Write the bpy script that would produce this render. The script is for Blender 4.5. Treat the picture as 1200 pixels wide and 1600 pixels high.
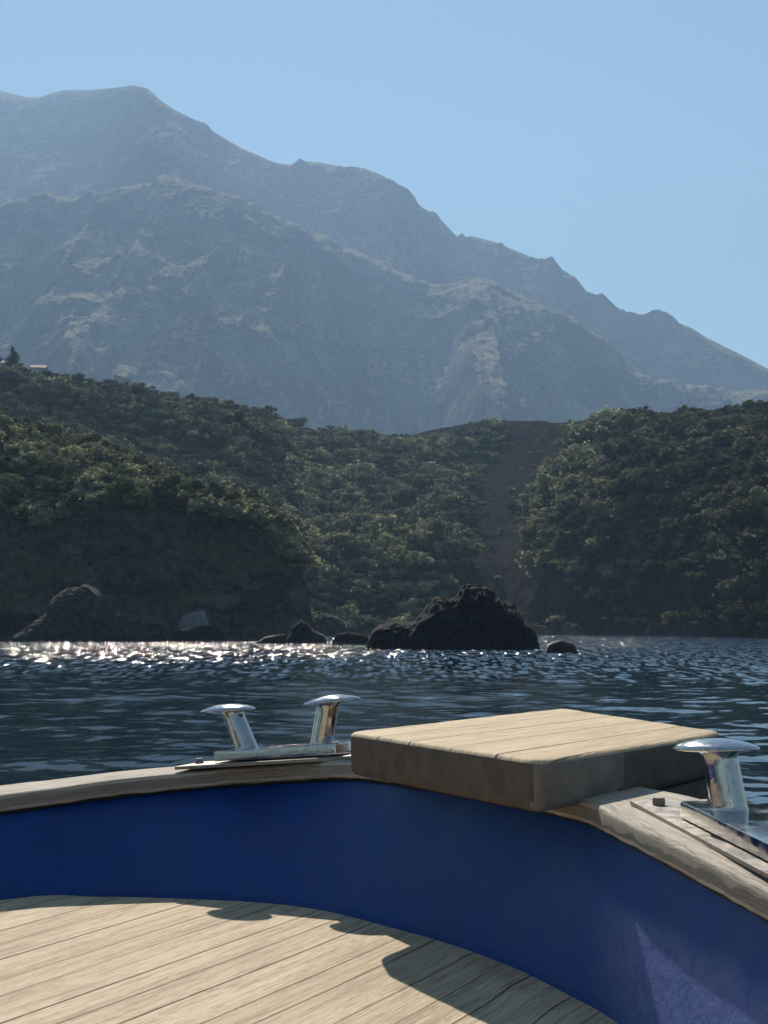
import bpy, bmesh, math, random
import numpy as np
from mathutils import Vector, Matrix
R = math.radians
random.seed(7); rng = np.random.default_rng(7)
scene = bpy.context.scene
for o in list(bpy.data.objects): bpy.data.objects.remove(o)

# ------------------------------------------------------------------ camera
F = 2218.0; ZC = 2.1                       # focal length in photo pixels, eye height over the water
PITCH = math.atan(180 / F)
SP, CP = math.sin(PITCH), math.cos(PITCH)
cam = bpy.data.cameras.new('camera'); camo = bpy.data.objects.new('camera', cam)
scene.collection.objects.link(camo); scene.camera = camo
camo.location = (0, 0, ZC); camo.rotation_euler = (math.pi / 2 + PITCH, 0, 0)
cam.sensor_fit = 'VERTICAL'; cam.sensor_height = 24; cam.lens = 24 * F / 1600
cam.clip_start = 0.05; cam.clip_end = 20000

# ------------------------------------------------------------------ sky, sun, exposure
SUN_AZ, SUN_EL = R(-9.5), R(39)             # azimuth from +Y, positive to the right
world = bpy.data.worlds.new('World'); scene.world = world; world.use_nodes = True
wn = world.node_tree; wn.nodes.clear()
sky = wn.nodes.new('ShaderNodeTexSky'); sky.sky_type = 'NISHITA'; sky.sun_disc = False
sky.sun_elevation = SUN_EL; sky.sun_rotation = SUN_AZ
sky.air_density = 1.0; sky.dust_density = 0.0; sky.ozone_density = 2.5; sky.altitude = 0
bg = wn.nodes.new('ShaderNodeBackground'); bg.inputs[1].default_value = 0.067
wo = wn.nodes.new('ShaderNodeOutputWorld')
tint = wn.nodes.new('ShaderNodeMix'); tint.data_type = 'RGBA'; tint.blend_type = 'MULTIPLY'; tint.inputs[0].default_value = 1; tint.inputs[7].default_value = (.82, 1.0, .90, 1)
wn.links.new(sky.outputs[0], tint.inputs[6]); hsv = wn.nodes.new('ShaderNodeHueSaturation'); hsv.inputs['Saturation'].default_value = .88
wn.links.new(tint.outputs[2], hsv.inputs['Color']); wn.links.new(hsv.outputs[0], bg.inputs[0]); wn.links.new(bg.outputs[0], wo.inputs[0])
sd = bpy.data.lights.new('sun', 'SUN'); sd.energy = 4.6; sd.angle = R(0.53); sd.color = (1.0, 0.92, 0.80)
so = bpy.data.objects.new('sun', sd); scene.collection.objects.link(so)
sv = Vector((math.sin(SUN_AZ) * math.cos(SUN_EL), math.cos(SUN_AZ) * math.cos(SUN_EL), math.sin(SUN_EL)))
so.rotation_euler = sv.to_track_quat('Z', 'Y').to_euler(); so.location = (0, 0, 30)
scene.view_settings.view_transform = 'Standard'; scene.view_settings.look = 'None'
scene.view_settings.exposure = 0.75; scene.view_settings.gamma = 1
scene.cycles.use_denoising = True; scene.cycles.use_adaptive_sampling = False
scene.cycles.max_bounces = 6; scene.cycles.volume_bounces = 0; scene.cycles.transparent_max_bounces = 8
scene.cycles.sample_clamp_indirect = 8

# ------------------------------------------------------------------ helpers
def at_z(px, py, z):                       # photo pixel -> point at height z
    u = (px - 600) / F; v = (800 - py) / F
    t = (z - ZC) / (SP + v * CP)
    return np.array([u * t, (CP - v * SP) * t, z])
def at_h(px, py, h): return at_z(px, py, ZC - h)
def at_y(px, py, Y):                       # photo pixel(s) -> point(s) at ground distance Y
    px, py, Y = np.broadcast_arrays(np.asarray(px, float), np.asarray(py, float), np.asarray(Y, float))
    u = (px - 600) / F; v = (800 - py) / F
    t = Y / (CP - v * SP)
    return np.stack([u * t, Y, ZC + (SP + v * CP) * t], -1)

def _hash(ix, iy, iz, seed):
    h = (ix.astype(np.int64) * 374761393 + iy.astype(np.int64) * 668265263 + iz.astype(np.int64) * 2147483647 + seed * 1274126177) & 0xffffffff
    h = ((h ^ (h >> 13)) * 1274126177) & 0xffffffff
    h = ((h ^ (h >> 16)) * 2246822519) & 0xffffffff
    return ((h ^ (h >> 15)) & 0xffffff) / float(0xffffff) * 2 - 1
def vnoise(p, seed=0):                     # smooth value noise, p (...,3), result -1..1
    f = np.floor(p); i = f.astype(np.int64); w = p - f; w = w * w * w * (w * (w * 6 - 15) + 10)
    x, y, z = i[..., 0], i[..., 1], i[..., 2]; wx, wy, wz = w[..., 0], w[..., 1], w[..., 2]
    def L(a, b, t): return a + (b - a) * t
    c = [_hash(x + a, y + b, z + d, seed) for d in (0, 1) for b in (0, 1) for a in (0, 1)]
    return L(L(L(c[0], c[1], wx), L(c[2], c[3], wx), wy), L(L(c[4], c[5], wx), L(c[6], c[7], wx), wy), wz)
def fbm(p, octs=4, seed=0, ridged=False, gain=.5):
    s = 0; a = 1; tot = 0
    for k in range(octs):
        n = vnoise(p * (2.03 ** k) + 17.3 * k, seed + k)
        if ridged: n = 1 - 2 * np.abs(n)
        s = s + a * n; tot += a; a *= gain
    return s / tot

def tag(o, label=None, cat=None, group=None, kind=None):
    for k, v in (('label', label), ('category', cat), ('group', group), ('kind', kind)):
        if v: o[k] = v
    return o
def link(o, parent=None):
    scene.collection.objects.link(o)
    if parent: o.parent = parent
    return o
def empty(name, loc=(0, 0, 0)):
    o = bpy.data.objects.new(name, None); o.location = loc; o.empty_display_size = .2
    return link(o)
def mesh_np(name, V, faces, mat, parent=None, smooth=True, uv=None, attrs=None):
    """V (n,3), faces (m,4) or (m,3) int array"""
    V = np.ascontiguousarray(V, np.float32); faces = np.ascontiguousarray(faces, np.int32)
    me = bpy.data.meshes.new(name); n = faces.shape[1]
    me.vertices.add(len(V)); me.vertices.foreach_set('co', V.ravel())
    me.loops.add(faces.size); me.loops.foreach_set('vertex_index', faces.ravel())
    me.polygons.add(len(faces)); me.polygons.foreach_set('loop_start', np.arange(0, faces.size, n, dtype=np.int32))
    me.polygons.foreach_set('loop_total', np.full(len(faces), n, np.int32))
    if smooth: me.polygons.foreach_set('use_smooth', np.ones(len(faces), bool))
    if uv is not None:
        l = me.uv_layers.new(name='UVMap'); l.data.foreach_set('uv', np.ascontiguousarray(uv, np.float32)[faces.ravel()].ravel())
    for k, a in (attrs or {}).items():
        at = me.attributes.new(k, 'FLOAT', 'POINT'); at.data.foreach_set('value', np.ascontiguousarray(a, np.float32).ravel())
    me.update(calc_edges=True); me.validate()
    if mat: me.materials.append(mat)
    return link(bpy.data.objects.new(name, me), parent)
def grid_faces(nr, nc, wrap=False):
    r = np.arange(nr - 1)[:, None]; c = np.arange(nc if wrap else nc - 1)[None, :]
    c2 = (c + 1) % nc
    a = r * nc + c; b = r * nc + c2; d = (r + 1) * nc + c2; e = (r + 1) * nc + c
    return np.stack([a + 0 * b, b, d, e], -1).reshape(-1, 4)
def bm_obj(name, bm, mat, parent=None, smooth=False, auto=None):
    bmesh.ops.recalc_face_normals(bm, faces=bm.faces)
    me = bpy.data.meshes.new(name); bm.to_mesh(me); bm.free()
    if mat: me.materials.append(mat)
    if smooth:
        for p in me.polygons: p.use_smooth = True
    if auto: me.set_sharp_from_angle(angle=R(auto))
    return link(bpy.data.objects.new(name, me), parent)

# ------------------------------------------------------------------ materials
class NT:
    def __init__(s, name):
        s.m = bpy.data.materials.new(name); s.m.use_nodes = True; s.t = s.m.node_tree; s.t.nodes.clear()
        s.out = s.n('ShaderNodeOutputMaterial'); s.b = s.n('ShaderNodeBsdfPrincipled')
        s.l(s.b.outputs[0], s.out.inputs[0])
    def n(s, t, **k):
        o = s.t.nodes.new(t)
        for a, v in k.items(): setattr(o, a, v)
        return o
    def l(s, a, b): s.t.links.new(a, b)
    def pos(s): return s.n('ShaderNodeNewGeometry').outputs['Position']
    def uv(s): return s.n('ShaderNodeUVMap').outputs[0]
    def mapv(s, v, scale=(1, 1, 1), rot=(0, 0, 0), loc=(0, 0, 0)):
        m = s.n('ShaderNodeMapping'); m.inputs['Scale'].default_value = scale
        m.inputs['Rotation'].default_value = rot; m.inputs['Location'].default_value = loc
        s.l(v, m.inputs[0]); return m.outputs[0]
    def noise(s, v, scale=1, detail=4, rough=.55, dist=0, typ=None):
        o = s.n('ShaderNodeTexNoise')
        if typ: o.noise_type = typ
        o.inputs['Scale'].default_value = scale; o.inputs['Detail'].default_value = detail
        o.inputs['Roughness'].default_value = rough; o.inputs['Distortion'].default_value = dist
        s.l(v, o.inputs['Vector']); return o.outputs[0]
    def ramp(s, f, stops):
        o = s.n('ShaderNodeValToRGB'); e = o.color_ramp.elements
        while len(e) < len(stops): e.new(.5)
        for x, (p, c) in zip(e, stops): x.position = p; x.color = (*c, 1) if len(c) == 3 else c
        s.l(f, o.inputs[0]); return o.outputs[0]
    def mix(s, f, a, b, typ='MIX'):
        o = s.n('ShaderNodeMix', data_type='RGBA', blend_type=typ)
        for i, v in ((0, f), (6, a), (7, b)):
            if hasattr(v, 'is_linked') or hasattr(v, 'links'): s.l(v, o.inputs[i])
            elif i == 0: o.inputs[0].default_value = v
            else: o.inputs[i].default_value = (*v, 1)
        return o.outputs[2]
    def math(s, op, a, b=None, c=None, clamp=False):
        o = s.n('ShaderNodeMath', operation=op); o.use_clamp = clamp
        for i, v in enumerate((a, b, c)):
            if v is None: continue
            if isinstance(v, (int, float)): o.inputs[i].default_value = v
            else: s.l(v, o.inputs[i])
        return o.outputs[0]
    def mr(s, v, a, b, c=0, d=1, smooth=True):
        o = s.n('ShaderNodeMapRange'); o.interpolation_type = 'SMOOTHSTEP' if smooth else 'LINEAR'
        for i, x in enumerate((v, a, b, c, d)):
            if isinstance(x, (int, float)): o.inputs[i].default_value = x
            else: s.l(x, o.inputs[i])
        return o.outputs[0]
    def bump(s, h, strength=.5, dist=.01, prev=None):
        o = s.n('ShaderNodeBump'); o.inputs['Strength'].default_value = strength; o.inputs['Distance'].default_value = dist
        s.l(h, o.inputs['Height'])
        if prev: s.l(prev, o.inputs['Normal'])
        return o.outputs[0]
    def col(s, c):
        if isinstance(c, tuple): s.b.inputs['Base Color'].default_value = (*c, 1)
        else: s.l(c, s.b.inputs['Base Color'])
    def set(s, k, v):
        if isinstance(v, (int, float)): s.b.inputs[k].default_value = v
        else: s.l(v, s.b.inputs[k])

def wood_mat(name, light, dark, seam_c, vec, width=None, scale=1.0, seam_w=.004, rough=.75, relief=.6, warp=.004, spec=.3, blotch=.45):
    """vec(nt) returns metres: x along the grain, y across"""
    t = NT(name); v = vec(t)
    sp = t.n('ShaderNodeSeparateXYZ'); t.l(v, sp.inputs[0])
    w0 = t.noise(t.mapv(v, (1.2, 3, 3)), 1, 2)
    y = t.math('ADD', sp.outputs[1], t.math('MULTIPLY', t.math('SUBTRACT', w0, .5), warp * 2))
    if width:
        y = t.math('ADD', y, t.math('MULTIPLY', t.math('SINE', t.math('MULTIPLY', y, 23.7)), .014))
        yy = t.math('DIVIDE', y, width); cell = t.math('FLOOR', yy); fr = t.math('FRACT', yy)
        wn_ = t.n('ShaderNodeTexWhiteNoise', noise_dimensions='1D'); t.l(cell, wn_.inputs['W'])
        dd = t.math('MULTIPLY', t.math('MINIMUM', fr, t.math('SUBTRACT', 1, fr)), width)
        seam = t.mr(dd, seam_w * .35, seam_w, 1, 0)
        cmb = t.n('ShaderNodeCombineXYZ'); t.l(t.math('ADD', sp.outputs[0], t.math('MULTIPLY', wn_.outputs[0], 37)), cmb.inputs[0])
        t.l(y, cmb.inputs[1]); t.l(t.math('MULTIPLY', cell, 3.7), cmb.inputs[2]); gv = cmb.outputs[0]
    else: gv = v
    g1 = t.noise(t.mapv(gv, (2.5 * scale, 55 * scale, 20 * scale)), 1, 6, .62, .6)
    g2 = t.noise(t.mapv(gv, (14 * scale, 190 * scale, 60 * scale)), 1, 4, .6, 1.2)
    blot = t.noise(t.mapv(gv, (3, 7, 5)), 1, 4, .6)
    f = t.math('ADD', t.math('MULTIPLY', g1, .5), t.math('MULTIPLY', g2, .5))
    c = t.ramp(f, [(.40, dark), (.49, tuple((a * .7 + b * .3) for a, b in zip(light, dark))), (.57, light)])
    c = t.mix(t.mr(blot, .45, .75, 0, blotch), c, tuple(x * .62 for x in dark))
    if width:
        c = t.mix(t.math('MULTIPLY', wn_.outputs[0], .22), c, tuple(x * .7 for x in light))
        seam = t.math('MULTIPLY', seam, t.mr(t.noise(t.mapv(gv, (.8, 9, 4)), 1, 3), .35, .6, .35, 1))
        c = t.mix(seam, c, seam_c)
        h = t.math('SUBTRACT', f, t.math('MULTIPLY', seam, 1.2))
    else: h = f
    t.col(c); t.set('Roughness', rough); t.set('Specular IOR Level', spec)
    t.set('Normal', t.bump(h, min(1, relief * 1.5), .006))
    return t.m

# plank directions: 29 degrees right of the view direction
DK = R(29.4)
def deck_vec(t):
    p = t.pos(); s = t.n('ShaderNodeSeparateXYZ'); t.l(p, s.inputs[0])
    a = t.math('ADD', t.math('MULTIPLY', s.outputs[0], math.sin(DK)), t.math('MULTIPLY', s.outputs[1], math.cos(DK)))
    b = t.math('SUBTRACT', t.math('MULTIPLY', s.outputs[0], math.cos(DK)), t.math('MULTIPLY', s.outputs[1], math.sin(DK)))
    b = t.math('ADD', b, 50.012)
    c = t.n('ShaderNodeCombineXYZ'); t.l(a, c.inputs[0]); t.l(b, c.inputs[1]); return c.outputs[0]
M = {}
M['deck'] = wood_mat('deck_teak', (.66, .51, .335), (.33, .24, .15), (.035, .025, .022), deck_vec, .104, seam_w=.0028, relief=.65, warp=.002)
M['block'] = wood_mat('block_teak', (.63, .48, .295), (.33, .235, .135), (.06, .04, .03), lambda t: t.uv(), .149, seam_w=.004, relief=.5)
M['rail'] = wood_mat('weathered_rail_wood', (.54, .46, .365), (.22, .185, .145), (.03, .02, .02), lambda t: t.uv(), None, 1.0, relief=.7)

def paint_mat():
    t = NT('blue_paint'); p = t.pos()
    n1 = t.noise(p, 6, 5, .6); n2 = t.noise(p, 70, 4, .6); n3 = t.noise(t.mapv(p, (1, 1, 2)), 18, 6, .65, 1.5)
    c = t.mix(t.mr(n1, .35, .7), (.0005, .033, .165), (.001, .045, .215))
    chips = t.mr(n3, .66, .69, 0, 1)
    c = t.mix(t.math('MULTIPLY', chips, .35), c, (.03, .07, .19))
    s = t.n('ShaderNodeSeparateXYZ'); t.l(p, s.inputs[0])
    # scuffs low on the starboard side, plus a sunlit patch painted into the blue
    wear = t.math('MULTIPLY', t.mr(s.outputs[0], .36, .44), t.mr(t.math('ADD', s.outputs[2], t.math('MULTIPLY', n1, .06)), 1.66, 1.60))  # mask for both the scuffs and the painted sunlit patch
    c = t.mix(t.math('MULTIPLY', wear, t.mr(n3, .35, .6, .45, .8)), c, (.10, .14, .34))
    t.col(c); t.set('Roughness', t.mr(n1, .3, .7, .45, .62)); t.set('Specular IOR Level', .4)
    h = t.math('ADD', t.math('MULTIPLY', n2, t.math('ADD', .3, t.math('MULTIPLY', wear, .3))), t.math('ADD', t.math('MULTIPLY', n1, 1.2), t.math('MULTIPLY', n3, t.math('ADD', .2, t.math('MULTIPLY', wear, .2)))))
    t.set('Normal', t.bump(h, .5, .006)); return t.m
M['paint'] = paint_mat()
def simple(name, c, rough=.8, metal=0, spec=.4, nscale=40, var=.3, bump=.3, bd=.002):
    t = NT(name); n = t.noise(t.pos(), nscale, 5, .6)
    t.col(t.mix(t.mr(n, .3, .7), tuple(x * (1 - var) for x in c), tuple(min(1, x * (1 + var)) for x in c)))
    t.set('Roughness', t.mr(n, .3, .7, max(.02, rough * .8), min(1, rough * 1.15))); t.set('Metallic', metal); t.set('Specular IOR Level', spec)
    if bump: t.set('Normal', t.bump(n, bump, bd))
    return t.m
M['endgrain'] = simple('brown_end_grain', (.105, .079, .058), .8, nscale=20, var=.3, bump=.8, bd=.006)
M['side'] = simple('weathered_plank_side', (.185, .155, .13), .8, nscale=16, var=.25, bump=.8, bd=.006)
def steel_mat():
    t = NT('polished_steel'); p = t.pos()
    n = t.noise(p, 90, 5, .6); n2 = t.noise(p, 22, 4, .6)
    t.col(t.mix(t.mr(n, .52, .72, 0, .6), (.50, .49, .48), (.25, .21, .17))); t.set('Metallic', 1)
    t.set('Roughness', t.mr(n2, .35, .75, .06, .26)); t.set('Normal', t.bump(t.noise(p, 30, 3, .5), .10, .003)); return t.m
M['steel'] = steel_mat()
M['dull_steel'] = simple('dull_steel', (.25, .22, .185), .45, .6, nscale=35, var=.25, bump=.1)
M['sealant'] = simple('black_sealant', (.012, .012, .013), .7, bump=.8, bd=.006)

# ------------------------------------------------------------------ BOAT
boat = empty('boat', (0, 2.2, 1.2))
tag(boat, 'blue painted wooden boat bow with pale teak deck in the foreground', 'boat')
bl = Vector((0, 2.2, 1.2))
def B(pts): return np.asarray(pts, float) - np.array(bl)       # world -> boat local

def resample(P, n):
    P = np.asarray(P, float); m = len(P)
    Q = np.vstack([2 * P[0] - P[1], P, 2 * P[-1] - P[-2]])
    seg = np.linalg.norm(np.diff(P, axis=0), axis=1); cum = np.r_[0, np.cumsum(seg)]
    out = []
    for s in np.linspace(0, cum[-1], n):
        k = min(m - 2, np.searchsorted(cum, s, 'right') - 1); t = (s - cum[k]) / max(seg[k], 1e-9)
        p0, p1, p2, p3 = Q[k], Q[k + 1], Q[k + 2], Q[k + 3]
        out.append(.5 * (2 * p1 + (p2 - p0) * t + (2 * p0 - 5 * p1 + 4 * p2 - p3) * t * t + (3 * p1 - p0 - 3 * p2 + p3) * t ** 3))
    return np.array(out), np.linspace(0, cum[-1], n)
# inner top edges of the two cap rails
apex = np.array([.25, 3.12, ZC - .328])
railL = [np.array([-3.95, -3.0, ZC - .60]), np.array([-3.6, -.6, ZC - .56]), np.array([-2.95, 1.5, ZC - .52]), np.array([-1.85, 3.05, ZC - .475]),
         at_h(0, 1243, .437), at_h(100, 1229, .424), at_h(200, 1216, .408), at_h(300, 1206, .395), at_h(380, 1199, .381), at_h(470, 1193, .363), at_h(545, 1188, .340), np.array([.09, 3.33, ZC - .329]), apex]
railR = [apex + np.array([-.03, .03, -.002]), at_h(905, 1248, .337), at_h(940, 1263, .337), at_h(1000, 1291, .340), at_h(1060, 1321, .345), at_h(1130, 1356, .352), at_h(1200, 1393, .36),
         np.array([.61, 1.5, ZC - .40]), np.array([.72, .4, ZC - .45]), np.array([.8, -3.0, ZC - .58])]
def smooth1(a, k):
    if k < 2: return a
    ker = np.hanning(k + 2)[1:-1]; ker /= ker.sum(); return np.convolve(np.pad(a, k // 2, 'edge'), ker, 'valid')[:len(a)]
def sweep_rail(P, side, width, thick, n, wfun=None):
    C, s = resample(P, n)
    for a_ in range(3): C[:, a_] = smooth1(C[:, a_], 15)
    T = np.gradient(C[:, :2], axis=0); T /= np.linalg.norm(T, axis=1)[:, None]
    N = np.stack([-T[:, 1], T[:, 0]], 1) * side                  # outward
    r = .010
    # profile (offset outward, z) going round, rounded corners
    def prof(w):
        a = []
        for cx, cz, a0 in ((r, -r, 180), (w - r, -r, 90), (w - r, -thick + r, 0), (r, -thick + r, -90)):
            for k in range(6): an = R(a0 - 90 * k / 5); a.append((cx + r * math.cos(an), cz + r * math.sin(an)))
        return np.array(a)
    V = []; UV = []
    for i in range(n):
        w = width if wfun is None else wfun(C[i]); pr = prof(w)
        q = np.zeros((len(pr), 3)); q[:, :2] = C[i, :2] + N[i] * pr[:, :1]; q[:, 2] = C[i, 2] + pr[:, 1]
        V.append(q); acc = np.r_[0, np.cumsum(np.linalg.norm(np.diff(pr, axis=0), axis=1))]
        UV.append(np.stack([np.full(len(pr), s[i]), acc], 1))
    V = np.array(V); k = V.shape[1]
    d = fbm(V.reshape(-1, 3) * 14, 3, 3).reshape(n, k) * .0016
    d += (fbm(V.reshape(-1, 3) * np.array([38, 38, 12]), 3, 5).reshape(n, k) * .0017) * (np.arange(k)[None] >= 18)
    V[:, :, 2] += d; V[:, :, :2] += (d * .8)[:, :, None] * N[:, None, :]
    f = grid_faces(n, k, True)
    return V, f, np.array(UV), N, C
def wR(c): return .235 if c[1] > 2.3 else .19 + .045 * max(0, (c[1] - 1.5) / .8) if c[1] > 1.5 else .19
rails = []
for P, side, w, wf, seed in ((railL, 1, .20, None, 0), (railR, 1, .23, wR, 1)):
    V, f, UV, N, C = sweep_rail(P, side, w, .044, 420, wf)
    o = mesh_np('cap_rail', B(V.reshape(-1, 3)), f, M['rail'], boat, uv=UV.reshape(-1, 2))
    rails.append((V, N, C))
# bulwark: lofted from under the rails down to the deck edge
deckE = [np.array([-3.75, -3, ZC - .78]), np.array([-3.4, -.6, ZC - .76]), np.array([-2.72, 1.3, ZC - .70]), np.array([-1.70, 2.85, ZC - .68]),
         at_h(0, 1407, .68), at_h(150, 1402, .68), at_h(250, 1404, .68), at_h(400, 1411, .68), at_h(500, 1423, .68), at_h(600, 1447, .68), at_h(700, 1475, .68),
         at_h(800, 1512, .68), at_h(880, 1552, .68), at_h(965, 1600, .68), np.array([.47, 2.05, ZC - .68]), np.array([.54, 1.5, ZC - .69]), np.array([.64, .4, ZC - .72]), np.array([.72, -3, ZC - .78])]
Lw, _ = resample(deckE, 300)
topc = np.vstack([rails[0][2][:-12], rails[1][2][12:]])
tn = np.vstack([rails[0][1][:-12], rails[1][1][12:]])
top_pts = topc.copy(); top_pts[:, :2] += tn * np.interp(topc[:, 0], [-.1, .3, .5], [.022, .022, .034])[:, None]; top_pts[:, 2] -= .05
# parameterise the top by matching control fractions
kp = [top_pts[np.argmin(np.linalg.norm(top_pts - q, axis=1))] for q in
      (railL[0], railL[1], railL[2], railL[3], railL[4], railL[5], railL[6], railL[8], railL[10])]
idx = sorted(set(int(np.argmin(np.linalg.norm(top_pts - q, axis=1))) for q in kp))
ctl_top = [0] + [int(np.argmin(np.linalg.norm(topc[:, :2] - np.array(q[:2]), axis=1))) for q in
      (railL[1], railL[2], railL[3], railL[4], railL[5], railL[6], railL[7], railL[9])]
ctl_top += [int(np.argmin(np.linalg.norm(topc[:, :2] - np.array(q), axis=1))) for q in
      ((.0, 3.47), (.12, 3.30), (.27, 3.02), (.38, 2.80), (.44, 2.38), (.50, 2.1), (.61, 1.5), (.72, .4))] + [len(topc) - 1]
ctl_low = [int(np.argmin(np.linalg.norm(Lw - q, axis=1))) for q in deckE]
U = np.interp(np.arange(300), ctl_low, ctl_top)
Tp = np.stack([np.interp(U, np.arange(len(top_pts)), top_pts[:, k]) for k in range(3)], 1)
# smooth the apex a little
rows = 26; V = []
for j in range(rows):
    t = j / (rows - 1); th = t; P = Tp * (1 - t) + Lw * t; P[:, :2] = Tp[:, :2] * (1 - th) + Lw[:, :2] * th
    ker = max(1, int(10 * t * (1 - t)) * 2 + 1)
    V.append(P)
V = np.array(V)
nn = fbm(V.reshape(-1, 3) * 5, 3, 9).reshape(rows, 300) * .004 * np.sin(np.linspace(0, math.pi, rows))[:, None]
V[:, :, 1] += nn
V[-1, :, 2] -= .02
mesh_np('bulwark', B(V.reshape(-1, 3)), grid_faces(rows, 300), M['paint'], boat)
# sealant bead under the rail
S = []
for j in range(9):
    a = R(-90 + 45 * j); rr = .0042
    q = topc.copy(); rad = rr * (1 + .5 * fbm(np.c_[topc[:, :2] * 22, np.full(len(topc), j * .3)], 3, 31))
    q[:, :2] += tn * (.015 - rad * math.cos(a))[:, None]; q[:, 2] += -.0475 + rad * math.sin(a)
    S.append(q)
mesh_np('sealant', B(np.array(S).reshape(-1, 3)), grid_faces(9, len(topc)), M['sealant'], boat)
# deck with thickness
bm = bmesh.new(); vs = [bm.verts.new(B(p)) for p in (Lw + (Lw - np.array([-.6, 1.4, 1.4])) * np.array([.006, .006, 0]))]
ftop = bm.faces.new(vs)
ext = bmesh.ops.extrude_face_region(bm, geom=[ftop])
for v in ext['geom']:
    if isinstance(v, bmesh.types.BMVert): v.co.z -= .04
o = bm_obj('deck', bm, M['deck'], boat)
# outer hull
OUT = topc.copy(); wd = np.r_[np.full(len(rails[0][2]) - 12, .17), [wR(c) - .03 for c in rails[1][2][12:]]]
OUT[:, :2] += tn * wd[:, None]; OUT[:, 2] -= .04
keel = OUT.copy(); cen = np.array([-.9, .8])
V = []
for j in range(16):
    t = j / 15; q = OUT.copy(); k = 1 - .34 * t ** 1.5
    q[:, :2] = cen + (OUT[:, :2] - cen) * k; q[:, 2] = OUT[:, 2] * (1 - t) + (-.35) * t; V.append(q)
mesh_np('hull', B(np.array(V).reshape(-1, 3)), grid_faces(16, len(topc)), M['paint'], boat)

# bow block : a thick slab of planks over the stem
Hb, Ht = .2497, .351
c4 = [at_h(540, 1144, Hb), at_h(842, 1189, Hb), at_h(1030, 1161, Hb), at_h(1131, 1143, Hb), at_h(880, 1106, Hb)]     # L N C R F
def block():
    poly = [np.array(p[:2]) for p in c4]
    cen = sum(poly) / len(poly)
    # rounded plan outline
    pts = []; n = len(poly); rad = [.045, .055, .3, .06, .06]
    for i in range(n):
        a, b, c = poly[i - 1], poly[i], poly[(i + 1) % n]
        r = rad[i]; d1 = (a - b) / np.linalg.norm(a - b); d2 = (c - b) / np.linalg.norm(c - b)
        if i == 2: pts.append(b); continue
        for k in range(7):
            t = k / 6; p = (1 - t) ** 2 * (b + d1 * r) + 2 * t * (1 - t) * b + t * t * (b + d2 * r); pts.append(p)
    # densify long sides
    dn = []
    for i in range(len(pts)):
        a, b = pts[i], pts[(i + 1) % len(pts)]; m = max(1, int(np.linalg.norm(b - a) / .02))
        for k in range(m): dn.append(a + (b - a) * k / m)
    O = np.array(dn); n = len(O)
    T = np.roll(O, -1, 0) - np.roll(O, 1, 0); T /= np.linalg.norm(T, axis=1)[:, None]
    Nn = np.stack([T[:, 1], -T[:, 0]], 1)
    if ((O - cen) * Nn).sum() < 0: Nn = -Nn
    rings = []; r = .013; zt = ZC - Hb; zb = ZC - Ht
    for inset, z in [(.022, zt), (r, zt)] + [(r - r * math.sin(R(a)), zt - r + r * math.cos(R(a))) for a in (22, 45, 68, 90)] + \
            [(0, zt - .03), (0, zt - .045), (.001, zt - .062), (.003, zb + .022)] + [(.003 + .02 - .02 * math.cos(R(a)), zb + .02 - .02 * math.sin(R(a))) for a in (30, 60, 90)] + [(.04, zb)]:
        q = np.zeros((n, 3)); q[:, :2] = O - Nn * min(inset, r); q[:, 2] = z
        if inset > r: q[:, :2] = cen + (q[:, :2] - cen) * .96
        rings.append(q)
    Vr = np.array(rings); side = slice(1, 13)
    d = fbm(Vr[side].reshape(-1, 3) * 16, 4, 21).reshape(12, n) * .0035
    Vr[side, :, :2] += d[..., None] * Nn[None]
    Vr[side, :, 2] += d * .35
    nr = len(Vr)
    bm = bmesh.new(); vv = [[bm.verts.new(B(p)) for p in ring] for ring in Vr]
    L, Nn_, Rr, Ff = (np.array(c4[0][:2]), np.array(c4[1][:2]), np.array(c4[3][:2]), np.array(c4[4][:2]))
    uvl = bm.loops.layers.uv.new('UVMap')
    for i in range(nr - 1):
        for k in range(n):
            f = bm.faces.new((vv[i][k], vv[i][(k + 1) % n], vv[i + 1][(k + 1) % n], vv[i + 1][k])); f.smooth = True; f.material_index = 0 if i < 4 else 1
    ft = bm.faces.new(vv[0][::-1]); fb = bm.faces.new(vv[-1]); fb.material_index = 1; ft.material_index = 0; ft = bmesh.ops.poke(bm, faces=[ft, fb])
    # planks run at the direction of the long sides (average)
    d = (Rr - Nn_) / np.linalg.norm(Rr - Nn_) + (Ff - L) / np.linalg.norm(Ff - L); d /= np.linalg.norm(d)
    across = np.array([d[1], -d[0]])
    for f in bm.faces:
        f.normal_update(); cm = f.calc_center_median()
        if f.material_index == 1 and (cm.x + bl.x - c4[1][0]) * .6 + (cm.y + bl.y - c4[1][1]) * -.62 > -.05 and cm.x + bl.x > c4[1][0] - .01: f.material_index = 2
        for lp in f.loops:
            p = np.array([lp.vert.co.x + bl.x, lp.vert.co.y + bl.y])
            lp[uvl].uv = ((p - L) @ d, (p - L) @ across + 20.0 - .02)
    o = bm_obj('bow_block', bm, M['block'], boat); o.data.materials.append(M['endgrain']); o.data.materials.append(M['side'])
    # lower stem piece outside the rail
    return o
block()
st = [c4[2][:2], c4[3][:2], c4[4][:2], at_h(700, 1120, Hb)[:2]]
bm = bmesh.new(); cst = sum(np.array(p) for p in st) / 4
tv = [bm.verts.new(B([*(cst + (np.array(p) - cst) * .93), ZC - Ht + .004])) for p in st]
bv = [bm.verts.new(B([*(cst + (np.array(p) - cst) * .8 + np.array([-.05, -.12])), ZC - .95])) for p in st]
bm.faces.new(tv); bm.faces.new(bv[::-1])
for i in range(4): bm.faces.new((tv[i], tv[(i + 1) % 4], bv[(i + 1) % 4], bv[i]))
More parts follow.
